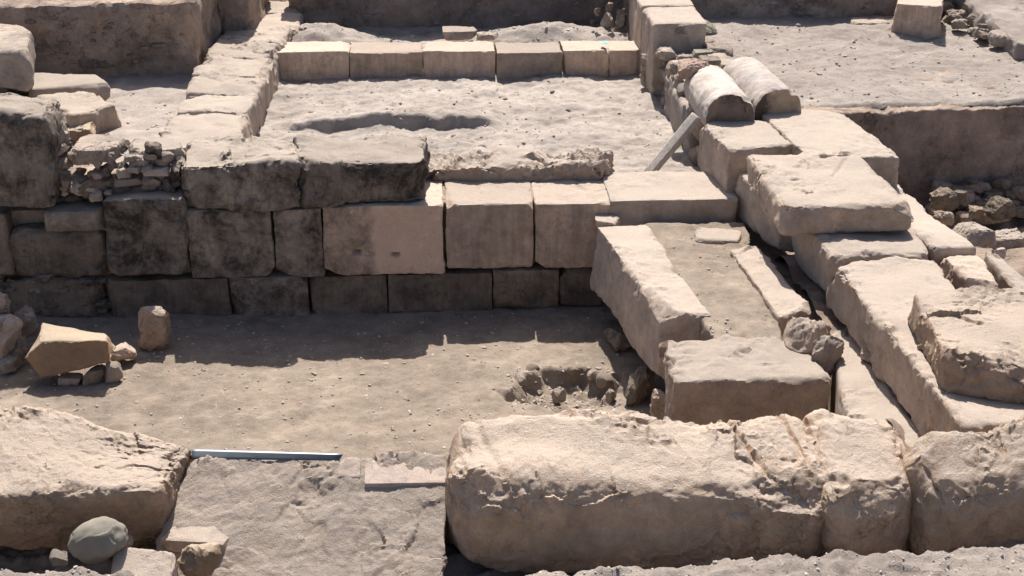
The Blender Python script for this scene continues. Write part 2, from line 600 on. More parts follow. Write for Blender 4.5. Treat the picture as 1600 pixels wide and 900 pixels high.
RUBBLE = stone_mat('rubble_stone', (.37, .30, .24), (.31, .25, .20), (.43, .36, .295), stain=(.18, .14, .11), stain_thr=(.55, .7), bump=0.8, obj_var=0.3)
TAN = stone_mat('tan_sandstone', (0.310, 0.205, 0.125), (0.264, 0.174, 0.106), (0.356, 0.236, 0.144), bump=0.5, speckle=0.12, obj_var=0.1, mottle=.25, dust_sunlit=(.43, .35, .26))
GREY = stone_mat('grey_river_stone', (0.225, 0.198, 0.152), (0.191, 0.168, 0.129), (0.259, 0.228, 0.175), bump=0.12, speckle=0.06, obj_var=0.05, mottle=.1)
PINK = stone_mat('pink_stone', (0.400, 0.320, 0.265), (0.340, 0.272, 0.225), (0.460, 0.368, 0.305), bump=0.35)
RED = stone_mat('reddish_stone', (.36, .255, .195), (.31, .22, .17), (.42, .33, .27), bump=0.8)
DRUM = stone_mat('column_stone', (0.420, 0.360, 0.310), (0.365, 0.313, 0.270), (0.475, 0.407, 0.350), bump=0.35, speckle=0.12)
DRUM_END = stone_mat('sooty_column_end', (0.230, 0.170, 0.130), (0.196, 0.145, 0.111), (0.265, 0.196, 0.149), stain=(.05, .042, .038), stain_thr=(.44, .6), bump=0.5, spots=(.3, .27, .24))
WOOD = stone_mat('weathered_timber', (.46, .40, .34), (.38, .33, .28), (.5, .44, .38), stretch=(14, 14, .8), bump=0.5, bscale=0.6)
LEAF = stone_mat('weed_leaf', (.16, .19, .08), (.13, .16, .06), (.2, .22, .1), bump=0.1)
BLUE, _nt, _b = new_mat('blue_plastic')
_b.inputs['Base Color'].default_value = (.22, .42, .45, 1)
_b.inputs['Roughness'].default_value = 0.4
STEEL, _nt, _b = new_mat('galvanised_steel')
_b.inputs['Metallic'].default_value = 1.0
_b.inputs['Roughness'].default_value = 0.28
_n = _nt.nodes.new('ShaderNodeTexNoise')
_n.inputs['Scale'].default_value = 9
_r = _nt.nodes.new('ShaderNodeMapRange')
_r.inputs['To Min'].default_value = 0.3
_r.inputs['To Max'].default_value = 0.6
_nt.links.new(_n.outputs['Fac'], _r.inputs['Value'])
_nt.links.new(_r.outputs['Result'], _b.inputs['Roughness'])
_b.inputs['Base Color'].default_value = (.13, .14, .15, 1)

# ------------------------------------------------------------------ the setting: ground, floors, earth banks
YW = 9.06                                   # face of the cross wall
rsg = np.random.RandomState(4)

g = sheet('ground', -400, 400, -380, 420, 20, lambda q: np.full(len(q), -0.3), GRAVEL)
tag(g, kind='structure')

PIT = P(880, 606, 0)


def floor_z(q):
    z = 0.02 * fbm(p3(q), 1.3, 3) + 0.009 * fbm(p3(q), 7, 4, .6) + 0.004 * fbm(p3(q), 28, 3, .6)
    u = np.stack([(q[:, 0] - PIT[0]) / 0.37, (q[:, 1] - PIT[1]) / 0.32], 1)
    d = np.sqrt((u ** 2).sum(1)) + 0.45 * fbm(p3(q, 3.0), 6.0, 2)
    k = 1 / (1 + np.exp((d - 0.85) * 12))
    z = z - 0.13 * k + k * 0.025 * fbm(p3(q, 5.0), 14, 3) + 0.02 * np.exp(-((d - 0.95) / .12) ** 2)
    return z


fl = tag(sheet('dirt_floor', -6, 3.2, 5.3, 9.6, 0.016, floor_z, DUST), kind='structure')


def room_z(q):
    x, y = q[:, 0], q[:, 1]
    z = 0.70 + 0.035 * fbm(p3(q), 1.6, 3) + 0.022 * fbm(p3(q), 6, 4, 0.6) + 0.005 * fbm(p3(q), 22, 3)
    # low scarp across the middle of the room: higher ground behind it
    a, b = P(442, 208, .70), P(788, 208, .70)
    t = np.clip((x - a[0]) / (b[0] - a[0]), -0.2, 1.2)
    yl = a[1] + 0.12 * np.sin(np.clip(t, 0, 1) * math.pi) ** .6 + 0.05 * fbm(p3(q, 2.0), 4, 2) + 0.03
    fade = np.clip(1 - (np.abs(t - 0.5) * 2) ** 6, 0, 1)
    s = 1 / (1 + np.exp(-np.clip((y - yl) * 160, -40, 40)))
    z = z + 0.10 * fade * s * np.exp(-np.clip(y - yl, 0, 9) * 1.6) 
    return z


tag(sheet('room_floor', -1.9, 2.1, 9.35, 13.3, 0.018, room_z, PINKDUST), kind='structure')


def mound_z(q):
    x, y = q[:, 0], q[:, 1]
    z = 0.78 + 0.03 * fbm(p3(q), 2, 3) + 0.02 * fbm(p3(q), 8, 3)
    c = P(500, 45, 0.95)
    z = z + 0.20 * np.exp(-(((x - c[0]) / 0.45) ** 2 + ((y - c[1] + 0.05) / 0.4) ** 2))
    c = P(860, 48, 0.9)
    z = z + 0.16 * np.exp(-(((x - c[0]) / 0.7) ** 2 + ((y - c[1] + .1) / 0.4) ** 2))
    z = z + 0.05 * np.exp(-((y - 13.75) / 0.3) ** 2)
    return z


tag(sheet('far_room_floor', -1.7, 2.1, 13.2, 15.2, 0.022, mound_z, PINKDUST), kind='structure')


def left_z(q):
    return 0.87 + 0.02 * fbm(p3(q), 1.5, 3) + 0.012 * fbm(p3(q), 7, 3)


tag(sheet('left_path', -6, -1.7, 9.55, 12.9, 0.022, left_z, PINKDUST), kind='structure')


def near_z(q):
    x, y = q[:, 0], q[:, 1]
    k = 1 / (1 + np.exp((y - 4.94 - 0.03 * fbm(p3(q, 4.), 5, 3)) * 45))
    z = 0.43 + 0.03 * fbm(p3(q), 2.2, 3) + 0.03 * fbm(p3(q), 9, 4, 0.6) + 0.006 * fbm(p3(q), 30, 2)
    m = np.clip((x - 0.05) / 0.25, 0, 1)
    return z + k * (0.235 + 0.035 * np.clip(x, 0, 2)) * m + k * 0.31 * np.clip((-1.12 - x) / 0.2, 0, 1) - 2.2 * np.clip(y - 5.62, 0, 0.2)


tag(sheet('near_ground', -5, 5, 3.4, 5.85, 0.014, near_z, GRAVEL), kind='structure')

# terrace of gravelly earth on the right, cut off by a vertical face
ter = [P(1082, 185, 1.06), P(1760, 161, 1.06), P(1760, 8, 1.06), P(1018, 48, 1.06)]
ter[0][0] = 1.98
ter[3][0] = 1.98
ter[2][1] = ter[3][1] = 14.2
bot = [t * np.array((1, 1, 0)) + np.array((0, 0, -0.25)) for t in ter]
v, q = block_geo(ter, bot, res=0.022, r=0.012, chip=0.02, low=0.012, mid=0.022, fine=0.008, cuts=0, plate=.006)
terrace = tag(mesh_obj('earth_terrace', v, q, BANK), kind='structure')


def ter_z(q):
    z = 1.085 + 0.03 * fbm(p3(q), 1.1, 3) + 0.016 * fbm(p3(q), 6, 4, 0.6) + 0.005 * fbm(p3(q), 28, 2)
    ye = 10.41 + 0.02 * fbm(p3(q, 8.), 4.0, 4)
    return z - 1.5 * np.clip(ye - q[:, 1], 0, 0.04) + 0.05 * np.exp(-((q[:, 1] - 12.9) / .5) ** 2)


tag(sheet('terrace_ground', 1.97, 6.6, 10.38, 14.3, 0.022, ter_z, GRAVEL), kind='structure')


def pit_z(q):
    return 0.25 + 0.06 * fbm(p3(q), 3, 3) + 0.35 * np.clip(9.4 - q[:, 1], 0, 1)


tag(sheet('pit_floor', 2.2, 9, 5, 10.6, 0.03, pit_z, BANK), kind='structure')


def bank(name, x0, x1, y0, y1, z0, z1, seed=None, **kw):
    o = dict(res=0.035, r=0.03, chip=0.06, low=0.06, mid=0.03, fine=0.01, cuts=0)
    o.update(kw)
    return tag(box_block(name, x0, x1, y0, y1, z0, z1, BANK, seed=seed, **o), kind='structure')


def studs(host, pts, Y, mat, depth=0.08):
    """Stones bedded in a vertical earth face at depth Y, from their boxes in the photo."""
    for (a, b, c, d) in pts:
        rock('stone', a, b, c, d, 0, mat, host, Y=Y - depth * 0.35, dr=0.5, sink=0, squash=0.8)


bl = bank('earth_bank', -6.5, -2.15, 12.38, 16.5, 0.6, 1.50)
bc = bank('earth_bank', -1.55, 2.05, 14.62, 19, 0.5, 1.95)
br = bank('earth_bank', 1.9, 8, 13.45, 18, 0.6, 1.75)
bank('earth_bank', -2.14, -1.80, 13.6, 17, 0.6, 1.75)
bank('earth_bank', -9, -2.6, 16.4, 24, 0.5, 1.9, res=0.15)
studs(bl, [(116, 190, 80, 106), (232, 262, 66, 76), (160, 176, 40, 47), (205, 217, 50, 56), (262, 272, 86, 94), (90, 112, 62, 72),
           (40, 56, 30, 37), (140, 150, 60, 66), (196, 206, 82, 88), (280, 290, 50, 57)], 12.38, DARK)
studs(terrace, [(1455, 1500, 262, 272), (1440, 1475, 274, 284), (1360, 1382, 176, 190), (1395, 1408, 204, 216), (1462, 1484, 226, 238),
                (1422, 1440, 186, 194), (1520, 1534, 232, 244), (1552, 1566, 196, 206), (1480, 1500, 250, 258), (1556, 1572, 226, 240),
                (1430, 1460, 258, 266), (1500, 1520, 190, 198)], 10.40, BANK)

rs = np.random.RandomState(44)
studs(bc, [(x - a, x + a, y - a * .6, y + a * .6) for x, y, a in zip(rs.uniform(480, 920, 26), rs.uniform(2, 40, 26), rs.uniform(3, 7, 26))], 14.62, RUBBLE, .03)
studs(br, [(x - a, x + a, y - a * .6, y + a * .6) for x, y, a in zip(rs.uniform(1115, 1390, 20), rs.uniform(0, 28, 20), rs.uniform(3, 7, 20))], 13.45, RUBBLE, .03)
studs(bl, [(x - a, x + a, y - a * .6, y + a * .6) for x, y, a in zip(rs.uniform(0, 298, 46), rs.uniform(24, 102, 46), rs.uniform(3, 8, 46))], 12.38, RUBBLE, .03)
studs(terrace, [(x - a, x + a, y - a * .7, y + a * .7) for x, y, a in zip(rs.uniform(1330, 1640, 80), 175 + 120 * rs.rand(80) ** .8, rs.uniform(3, 9, 80))], 10.40, RUBBLE, .03)

# ------------------------------------------------------------------ cross wall of squared blocks in the middle
mid = thing('cross_wall', 'smoke stained cross wall of squared limestone blocks in three courses behind the sunken dirt floor', 'wall', (-0.6, 9.3, 0))
ash = dict(res=0.014, r=0.006, chip=0.03, chipf=8.0, low=0.010, mid=0.007, fine=0.002, cuts=4, cutd=0.05, plate=.001, facet=.005)


def ab(x0, x1, pt, pb, depth, mat, **kw):
    o = dict(ash)
    o.update(kw)
    return wall_block('block', x0, x1, pt, pb, YW, depth, mat, mid, **o)


# top course
TOPK = dict(r=0.02, chip=0.07, low=0.05, mid=0.008, fine=0.003, cuts=5, cutd=0.09, res=0.012, plate=.004, facet=.022, ragmin=.3)
ab(281, 468, 257, 327, 0.62, BURNT, proud=0.02, **TOPK)
ab(454, 666, 255, 323, 0.62, BURNT, **TOPK)
# middle course
ab(295, 427, 329, 434, 0.6, BURNT)
ab(428, 504, 327, 432, 0.6, BURNT, proud=-0.01)
sock = [(PY(x, y, YW), PY(x + 6, y, YW), .014, .05, (0, 1, 0)) for x, y in ((556, 394), (616, 397))]
ab(505, 693, 322, 429, 0.66, HALF, cuts=1, proud=0.006, grooves=sock, res=.012)
ab(696, 834, 319, 420, 0.68, FACE)
ab(836, 969, 318, 419, 0.68, FACE, proud=0.012)
ab(953, 1152, 312, 372, 0.62, PALE, proud=0.02, cuts=2)
# bottom course
ab(168, 358, 437, 500, 0.5, DARK, proud=0.0)
ab(360, 483, 434, 503, 0.5, BURNT, proud=0.012)
ab(485, 605, 431, 497, 0.5, DARK, proud=-0.005)
ab(607, 769, 428, 488, 0.5, DARK, proud=0.006)
ab(771, 873, 423, 482, 0.5, DARK, proud=0.0)
ab(875, 940, 421, 478, 0.5, DARK, proud=-0.01)
# ruined left end
ab(163, 295, 312, 434, 0.34, BURNT, r=0.03, chip=0.06, low=0.03, mid=0.012, cuts=5, cutd=0.09, proud=0.03, slope=0.02)
ab(70, 161, 332, 362, 0.25, BURNT, r=0.02, cuts=4, cutd=0.05)
ab(18, 165, 363, 434, 0.4, DARK, r=0.03, chip=0.05, low=0.03, mid=0.015, cuts=4, cutd=0.06, proud=-0.02)
ab(-120, 16, 335, 434, 0.4, DARK, r=0.03, low=0.03)
ab(-120, 165, 436, 500, 0.45, DARK, r=0.04, chip=0.06, low=0.05, mid=0.03, fine=0.01, cuts=5, cutd=0.08, proud=-0.03)
ab(-40, 83, 178, 334, 0.45, BURNT, r=0.06, chip=0.08, low=0.05, mid=0.01, fine=0.003, cuts=4, cutd=0.1, proud=0.05, res=0.013, plate=.004, facet=.025)
# earth and rubble core
core = box_block('rubble_core', -3.6, 1.85, YW + 0.14, YW + 0.56, -0.05, 0.765, BANK, mid, res=0.05, r=0.03, low=0.02, cuts=0)
box_block('rubble_core', -3.3, -1.75, YW + 0.28, YW + 0.75, 0.5, 0.9, BANK, mid, res=0.03, r=0.04, chip=0.05, low=0.06, mid=0.03, cuts=2)
for (a, b, c, d, Y, m) in [(103, 186, 215, 256, YW + .10, RUBBLE), (77, 103, 219, 246, YW + .12, PALE), (188, 288, 226, 262, YW + .12, PALE),
                           (86, 126, 262, 284, YW + .14, RUBBLE), (126, 174, 256, 320, YW + .10, DARK), (84, 130, 284, 322, YW + .16, DARK),
                           (174, 200, 248, 278, YW + .08, RUBBLE), (196, 224, 254, 272, YW + .08, RUBBLE), (172, 220, 274, 293, YW + .06, RUBBLE),
                           (222, 262, 258, 275, YW + .06, PALE), (222, 248, 272, 298, YW + .06, RUBBLE), (262, 288, 248, 296, YW + .08, BURNT),
                           (160, 174, 294, 306, YW + .06, RUBBLE), (158, 170, 330, 362, YW + .05, RUBBLE), (190, 212, 240, 258, YW + .12, RUBBLE),
                           (240, 262, 244, 260, YW + .10, RED)]:
    rock('stone', a, b, c, d, 0, m, mid, Y=Y, dr=1.1, sink=0.0)

rs = np.random.RandomState(21)
for k in range(38):
    x, y = rs.uniform(86, 292), rs.uniform(232, 312)
    if x > 160 and y > 300:
        continue
    a = rs.uniform(6, 16)
    rock('stone', x - a, x + a, y - a * rs.uniform(.8, 1.5), y + a * .8, 0, [RUBBLE, RUBBLE, PALE, BURNT, RED][k % 5], mid, Y=YW + rs.uniform(.04, .16), dr=1.1, sink=0, res=.012)
for k in range(26):
    x, y = rs.uniform(-10, 168), rs.uniform(420, 490)
    a = rs.uniform(8, 18)
    rock('stone', x - a, x + a, y - a * rs.uniform(.5, .9), y + a * .6, 0, [DARK, BURNT][k % 2], mid, Y=YW + rs.uniform(-.02, .03), dr=1.1, sink=0, res=.014)

# rough parapet stone lying on the back of the wall
tag(quad_block('rough_stone', [(657, 262), (955, 258), (952, 238), (655, 232)], .90, .72, PITTED, res=0.012, r=0.03, chip=0.06, low=0.05, mid=0.025,
               fine=0.003, plate=.004, facet=.03, cuts=7, cutd=0.08), 'long low ragged stone lying along the back of the cross wall behind its squared blocks', 'stone')

# ------------------------------------------------------------------ far cross wall
YB = 12.86
far = thing('low_wall', 'low straight wall of one course of pale squared blocks closing the middle room', 'wall', (0.15, 13.0, 0.7))
fk = dict(res=0.015, r=0.006, chip=0.035, chipf=7.0, low=0.012, mid=0.006, fine=0.002, cuts=3, cutd=0.04, slope=-0.006)
for (a, b, c, d, pr) in [(429, 545, 81, 124, 0), (546, 660, 82, 124, .01), (661, 774, 80, 126, .0), (776, 878, 82, 128, .03), (880, 951, 79, 120, .01), (952, 1001, 79, 120, 0)]:
    wall_block('block', a, b, c, d + 3, YB, 0.42, FACE if a != 776 else PITTED, far, proud=pr, **fk)

# ------------------------------------------------------------------ left wall
lw = thing('long_wall', 'long wall of flat pale blocks running away from the camera on the left', 'wall', (-1.8, 11.5, 0.6))
for qd in [[(235, 229), (366, 231), (386, 176), (275, 174)], [(275, 173), (386, 175), (400, 148), (292, 147)], [(292, 146), (400, 147), (414, 118), (306, 118)],
           [(303, 117), (414, 117), (427, 91), (318, 90)], [(318, 89), (427, 90), (436, 68), (337, 67)], [(337, 66), (440, 67), (452, 45), (355, 45)],
           [(368, 44), (464, 46), (470, 20), (388, 20)], [(392, 19), (470, 19), (475, 2), (405, 2)], [(408, 1), (475, 1), (483, -32), (428, -32)]]:
    quad_block('block', qd, 1.0, .45, PALE, lw, res=0.016, r=0.015, chip=0.06, low=0.03, mid=0.014, fine=0.004, cuts=6, cutd=0.08, grow=.012, plate=.002, facet=.016)

# ------------------------------------------------------------------ right wall: squared blocks then rubble
rw = thing('rubble_wall', 'right side wall with two tall squared blocks at its far end and loose rubble on top', 'wall', (1.95, 11.5, 0.6))
quad_block('block', [(1022, 38), (1105, 36), (1086, 9), (1003, 10)], 1.35, .55, PALE, rw, res=0.018, r=0.015, chip=0.04, low=0.015, cuts=3)
quad_block('block', [(1002, 9), (1085, 8), (1062, -22), (984, -22)], 1.35, .55, PALE, rw, res=0.02, r=0.015, chip=0.04, low=0.015, cuts=3)
rock('stone', 999, 1022, 78, 136, .72, PALE, rw, dr=0.8)
TOPR = [(1025, 1058, 36, 52), (1072, 1120, 32, 58), (1056, 1074, 38, 52), (1026, 1060, 52, 76), (1045, 1075, 62, 78), (1085, 1115, 76, 92),
        (1060, 1086, 84, 100), (1062, 1105, 95, 120), (1100, 1126, 90, 103), (1110, 1136, 85, 98), (1110, 1147, 72, 87), (1118, 1150, 97, 109),
        (1030, 1052, 76, 92), (1048, 1070, 96, 112), (1078, 1098, 66, 77), (1098, 1118, 62, 73)]
for i, (a, b, c, d) in enumerate(TOPR):
    rock('stone', a - 3, b + 3, c - 2, d + 2, 1.26 if i in (2, 7, 8, 13) else 1.09, RED if i == 7 else (GREY if i in (1, 5) else RUBBLE), rw, dr=1.1, squash=1.1)
rs = np.random.RandomState(5)
for k in range(70):
    Yk = rs.uniform(9.95, 12.2)
    zk = rs.uniform(0.66, 1.04)
    s = rs.uniform(0.05, 0.15)
    X = 1.945 - rs.uniform(0, 0.04)
    w = s * rs.uniform(0.7, 1.3)
    t = [(X, Yk - s, zk + w * .6), (X + .15, Yk - s, zk + w * .5), (X + .15, Yk + s, zk + w * .6), (X, Yk + s, zk + w * .5)]
    bt = [(x, y, z - w * 1.1) for x, y, z in t]
    v, q = block_geo(t, bt, res=s / 4, r=s * .25, chip=s * .4, low=s * .25, mid=s * .06, fine=0, cuts=5, cutd=s * .4)
    mesh_obj('stone', v, q, [RUBBLE, RUBBLE, BANK][k % 3], rw)
v, q = block_geo([(1.90, 10.4, 1.0), (2.0, 10.4, 1.02), (2.0, 11.6, 1.0), (1.90, 11.6, 1.0)], [(1.90, 10.4, .6), (2.0, 10.4, .6), (2.0, 11.6, .6), (1.90, 11.6, .6)], res=.02, r=.02, low=.03, mid=.02)
mesh_obj('plaster_patch', v, q, PINKDUST, rw)

# left of the far bank on the right: rubble standing in its corner
for (a, b, c, d, z) in [(921, 936, 30, 50, .8), (938, 958, 18, 42, .95), (934, 952, 40, 60, .8), (952, 972, 40, 62, .8), (944, 962, 2, 20, 1.1), (960, 980, 10, 42, .95), (925, 942, 8, 28, 1.06), (966, 982, 42, 66, .8)]:
    rock('stone', a, b, c, d, z, RUBBLE, rw, dr=0.9)

# column drums
HALFEND = stone_mat('half_sooty_column_end', (0.420, 0.310, 0.220), (0.357, 0.264, 0.187), (0.483, 0.356, 0.253), stain=(.045, .038, .034), stain_thr=(.2, .4), half=True, bump=.5)


def drum(name, label, front, back, rad, endm=None):
    t = thing(name, label, 'column', tuple((front + back) / 2 - np.array((0, 0, rad))))
    ax = back - front
    Ld = np.linalg.norm(ax)
    ax /= Ld
    up = np.array((0, 0, 1.0))
    sx = np.cross(ax, up)
    sx /= np.linalg.norm(sx)
    uz = np.cross(sx, ax)
    na, nl = 110, 70
    A, T = np.meshgrid(np.linspace(0, 2 * math.pi, na, endpoint=False), np.linspace(0, 1, nl), indexing='ij')
    base = front + T[..., None] * ax * Ld + rad * (np.cos(A)[..., None] * sx + np.sin(A)[..., None] * uz)
    pts = base.reshape(-1, 3)
    n = (np.cos(A)[..., None] * sx + np.sin(A)[..., None] * uz).reshape(-1, 3)
    edge = np.exp(-np.minimum(T, 1 - T).ravel() * Ld / 0.012) * 0.008
    edge = edge + 0.05 * np.clip(fbm(pts, 6, 3) - 0.15, 0, 1) * np.exp(-T.ravel() * Ld / 0.05)
    pts = pts + n * (0.014 * fbm(pts, 3, 3) + 0.003 * fbm(pts, 25, 2) + 0.004 * facets(pts, 9) - edge)[:, None]
    idx = np.arange(na * nl).reshape(na, nl)
    nx = np.roll(idx, -1, 0)
    f = np.stack([idx[:, :-1], idx[:, 1:], nx[:, 1:], nx[:, :-1]], -1).reshape(-1, 4)
    mesh_obj('shaft', pts, f, DRUM, t)
    for nm, c, sg, ti in (('broken_end', front, -1, 0), ('rear_end', back, 1, nl - 1)):
        rings = [pts[idx[:, ti]]]
        for k in range(1, 12):
            rr = 1 - k / 12.0
            ring = c + (rings[0] - c) * rr
            ring = ring + ax * (0.02 * fbm(ring, 5, 3) + 0.004 * fbm(ring, 25, 2))[:, None] * min(1, k / 3)
            rings.append(ring)
        V = np.concatenate(rings)
        id2 = np.arange(len(V)).reshape(12, na)
        n2 = np.roll(id2, -1, 1)
        f = np.stack([id2[:-1], n2[:-1], n2[1:], id2[1:]], -1).reshape(-1, 4)
        if sg > 0:
            f = f[:, ::-1]
        L_ = id2[-1]
        cap = np.stack([L_[:na // 2 - 1], L_[1:na // 2], L_[::-1][:na // 2 - 1], L_[::-1][1:na // 2]], 1)[:, [0, 1, 3, 2]]
        f = np.concatenate([f, cap if sg < 0 else cap[:, ::-1]])
        mesh_obj(nm, V, f, (endm or DRUM_END) if sg < 0 else DRUM, t)
    return t


drum('column_drum', 'fallen column drum with a sooty broken end next to the leaning timber plank', P(1141, 184, 1.15), P(1103, 136, 1.16), 0.185)
drum('column_drum', 'fallen column drum nearer the gravel terrace, half dark and half tan at its end', P(1216, 174, 1.16), P(1158, 122, 1.17), 0.185, HALFEND)

# leaning plank
a, b = P(1013, 272, .72), PY(1089, 181, 9.92)
ax = (b - a) / np.linalg.norm(b - a)
ny = np.array((-.55, -.45, .75))
ny -= ax * (ny @ ax)
ny /= np.linalg.norm(ny)
sx = np.cross(ny, ax)
hw, ht = 0.042, 0.024
corners = lambda c: [c - sx * hw - ny * ht, c + sx * hw - ny * ht, c + sx * hw + ny * ht, c - sx * hw + ny * ht]
v, q = block_geo(corners(b), corners(a - ax * 0.1), res=0.012, r=0.003, chip=0.006, low=0.003, mid=0.002, fine=0, cuts=2, cutd=0.02)
tag(mesh_obj('plank', v, q, WOOD), 'weathered grey timber plank leaning against the right wall below the column drum', 'plank')

# ------------------------------------------------------------------ big blocks of the right foundation
MEG = dict(res=0.014, r=0.008, chip=0.04, chipf=6.0, facet=.008, low=0.025, mid=0.008, fine=0.003, plate=.002, cuts=4, cutd=0.06)


def meg(name, label, qd, zt, zb, mat, cat='block', group=None, **kw):
    o = dict(MEG)
    o.update(kw)
    return tag(quad_block(name, qd, zt, zb, mat, **o), label, cat, group)


GB = 'fallen blocks of the right foundation'
meg('tall_block', 'upright squared block in front of the left column drum at the cross wall end', [(1138, 233), (1242, 226), (1196, 187), (1094, 190)], 1.12, .74, PALE, group=GB, cuts=3, r=0.015, low=0.015)
meg('flat_slab', 'wide pale flat slab between the upright block and the dark terrace face, its right edge oblique', [(1262, 244), (1408, 246), (1312, 174), (1184, 172)], 1.14, .86, PALE, 'slab', GB, r=0.015, low=0.012)
meg('wall_slab', 'thick rounded slab with two small holes at its back edge, lying on top of the foundation', [(1222, 322), (1432, 322), (1338, 240), (1164, 234)], [1.15, 1.13, 1.16, 1.17], .955, PITTED, 'slab', GB, r=0.04, chip=0.05, low=0.03, mid=0.006, cuts=5, cutd=0.05, res=0.012, plate=.003, facet=.014,
    grooves=[(P(1286, 247, 1.16), P(1298, 245, 1.16), .022, .07, (0, 0, -1)), (P(1312, 246, 1.16), P(1322, 246, 1.16), .018, .07, (0, 0, -1)),
             (P(1320, 252, 1.16), P(1302, 276, 1.15), .014, .012, (0, 0, -1))])
meg('propping_block', 'narrow upright block propping the left edge of the thick rounded slab', [(1220, 322), (1268, 322), (1215, 272), (1152, 270)], .95, .63, PALE, group=GB, r=0.02, low=0.02, cuts=3)
meg('foundation_block', 'squared block directly under the thick rounded slab, its left face chipped', [(1300, 401), (1454, 397), (1425, 335), (1240, 330)], .95, .64, PALE, group=GB, r=0.02, chip=0.07, cuts=4)
meg('long_block', 'long foundation block with a rough picked left face running toward the camera', [(1508, 668), (1650, 660), (1462, 402), (1296, 404)], .94, .64, PITTED, group=GB, r=0.02, chip=0.05, low=0.03, mid=0.008, fine=0.003, cuts=3, res=0.012, plate=.003, facet=.016)
meg('edge_slab', 'pale slab along the right edge of the foundation beside the dark pit', [(1458, 387), (1526, 388), (1402, 282), (1330, 282)], .94, .5, PALE, 'slab', GB, r=0.02)
meg('small_slab', 'small smooth greyish slab at the near end of the pale edge slab', [(1515, 440), (1562, 446), (1530, 394), (1464, 391)], .92, .6, FACE, 'slab', GB, r=0.02, low=0.02)
meg('edge_stone', 'sloping pale stone beyond the small greyish slab at the right edge of the picture', [(1588, 452), (1640, 470), (1558, 398), (1532, 388)], .86, .45, PALE, 'stone', GB, r=0.03)
meg('fallen_block', 'large fallen block with a broken left side lying on the long foundation block', [(1482, 562), (1700, 590), (1640, 440), (1418, 440)], [1.12, 1.12, 1.14, 1.13], .93, WARM, group=GB, r=0.03, chip=0.07, low=0.04, mid=0.006, fine=0.002, cuts=5, cutd=0.12, res=0.009, strata=0.003, plate=.004, facet=.02)
# long flat stone set on edge, the cistern-like box of stones
meg('leaning_slab', 'long flat stone set on edge beside the sunken dirt floor, its left face smooth and undercut', [(1036, 490), (1113, 490), (1010, 350), (931, 352)], [.69, .69, .69, .69], .24, PALE, 'slab', lean=(-0.02, 0), r=0.015, chip=0.05, low=0.025, mid=0.01, cuts=4)
meg('cross_block', 'pitted squared block lying across in front of the earth filled box of stones', [(1050, 597), (1298, 592), (1246, 522), (1040, 530)], .66, .25, PITTED, 'block', r=0.02, chip=0.05, mid=0.014, cuts=3)
meg('strip_slab', 'narrow thin slab edging the dusty earth fill beside the dark slot', [(1219, 496), (1266, 482), (1184, 385), (1141, 390)], .70, .5, PITTED, 'slab', r=0.012, chip=0.02, low=0.012, cuts=3, cutd=0.03)
fill = quad_block('earth_fill', [(1117, 532), (1228, 540), (1165, 345), (1006, 350)], .665, .1, DUST, res=0.018, r=0.02, low=0.02, mid=0.01, fine=0.004, cuts=0)
tag(fill, kind='structure')
tag(quad_block('earth_fill', [(1290, 545), (1345, 520), (1238, 352), (1150, 352)], .50, -.1, BANK, res=.022, r=.02, low=.03, mid=.02, fine=.006, cuts=0), kind='structure')
meg('base_stone', 'smooth sloping base stone under the long foundation block, near the front boulders', [(1338, 712), (1470, 712), (1330, 500), (1296, 520)], [.63, .63, .63, .63], .2, PALE, 'stone', r=0.03)
for (lab, a, b, c, d, z, m, kw) in [
        ('ragged fragment at the far end of the long flat stone set on edge', 926, 972, 341, 358, .66, PALE, {}),
        ('low flat lump of stone at the head of the earth fill below the cross wall', 1086, 1166, 350, 386, .64, PALE, dict(squash=.5, r=.02, chip=.03)),
        ('lump of rubble wedged at the right end of the pitted cross block', 1230, 1302, 490, 568, .58, PITTED, {}),
        ('narrow stone jammed between the rubble lump and the long foundation block', 1268, 1322, 486, 592, .56, PALE, dict(squash=.6)),
        ('reddish fragment at the back left corner of the pitted cross block', 1029, 1058, 524, 562, .5, RED, {}),
        ('pointed pale stone below the left corner of the pitted cross block', 1014, 1042, 604, 652, .1, PALE, {}),
        ('half hidden stone wedged under the middle of the long flat stone on edge', 952, 990, 505, 552, 0, DARK, dict(dr=1.4)),
        ('half hidden stone wedged under the near end of the long flat stone on edge', 984, 1030, 560, 632, 0, DARK, dict(dr=1.4))]:
    tag(rock('rubble_stone', a, b, c, d, z, m, **kw), lab, 'stone')

# ------------------------------------------------------------------ front row of boulders
BO = dict(res=0.0078, r=0.06, chip=0.07, low=0.05, mid=0.006, fine=0.002, cuts=7, cutd=0.09, plate=0.006, facet=0.024, lean=(0, .035))


def boulder(label, qd, zt, zb, mat=None, **kw):
    o = dict(BO)
    o.update(kw)
    return tag(quad_block('boulder', qd, zt, zb, mat or WARM, **o), label, 'boulder', 'front row of boulders')


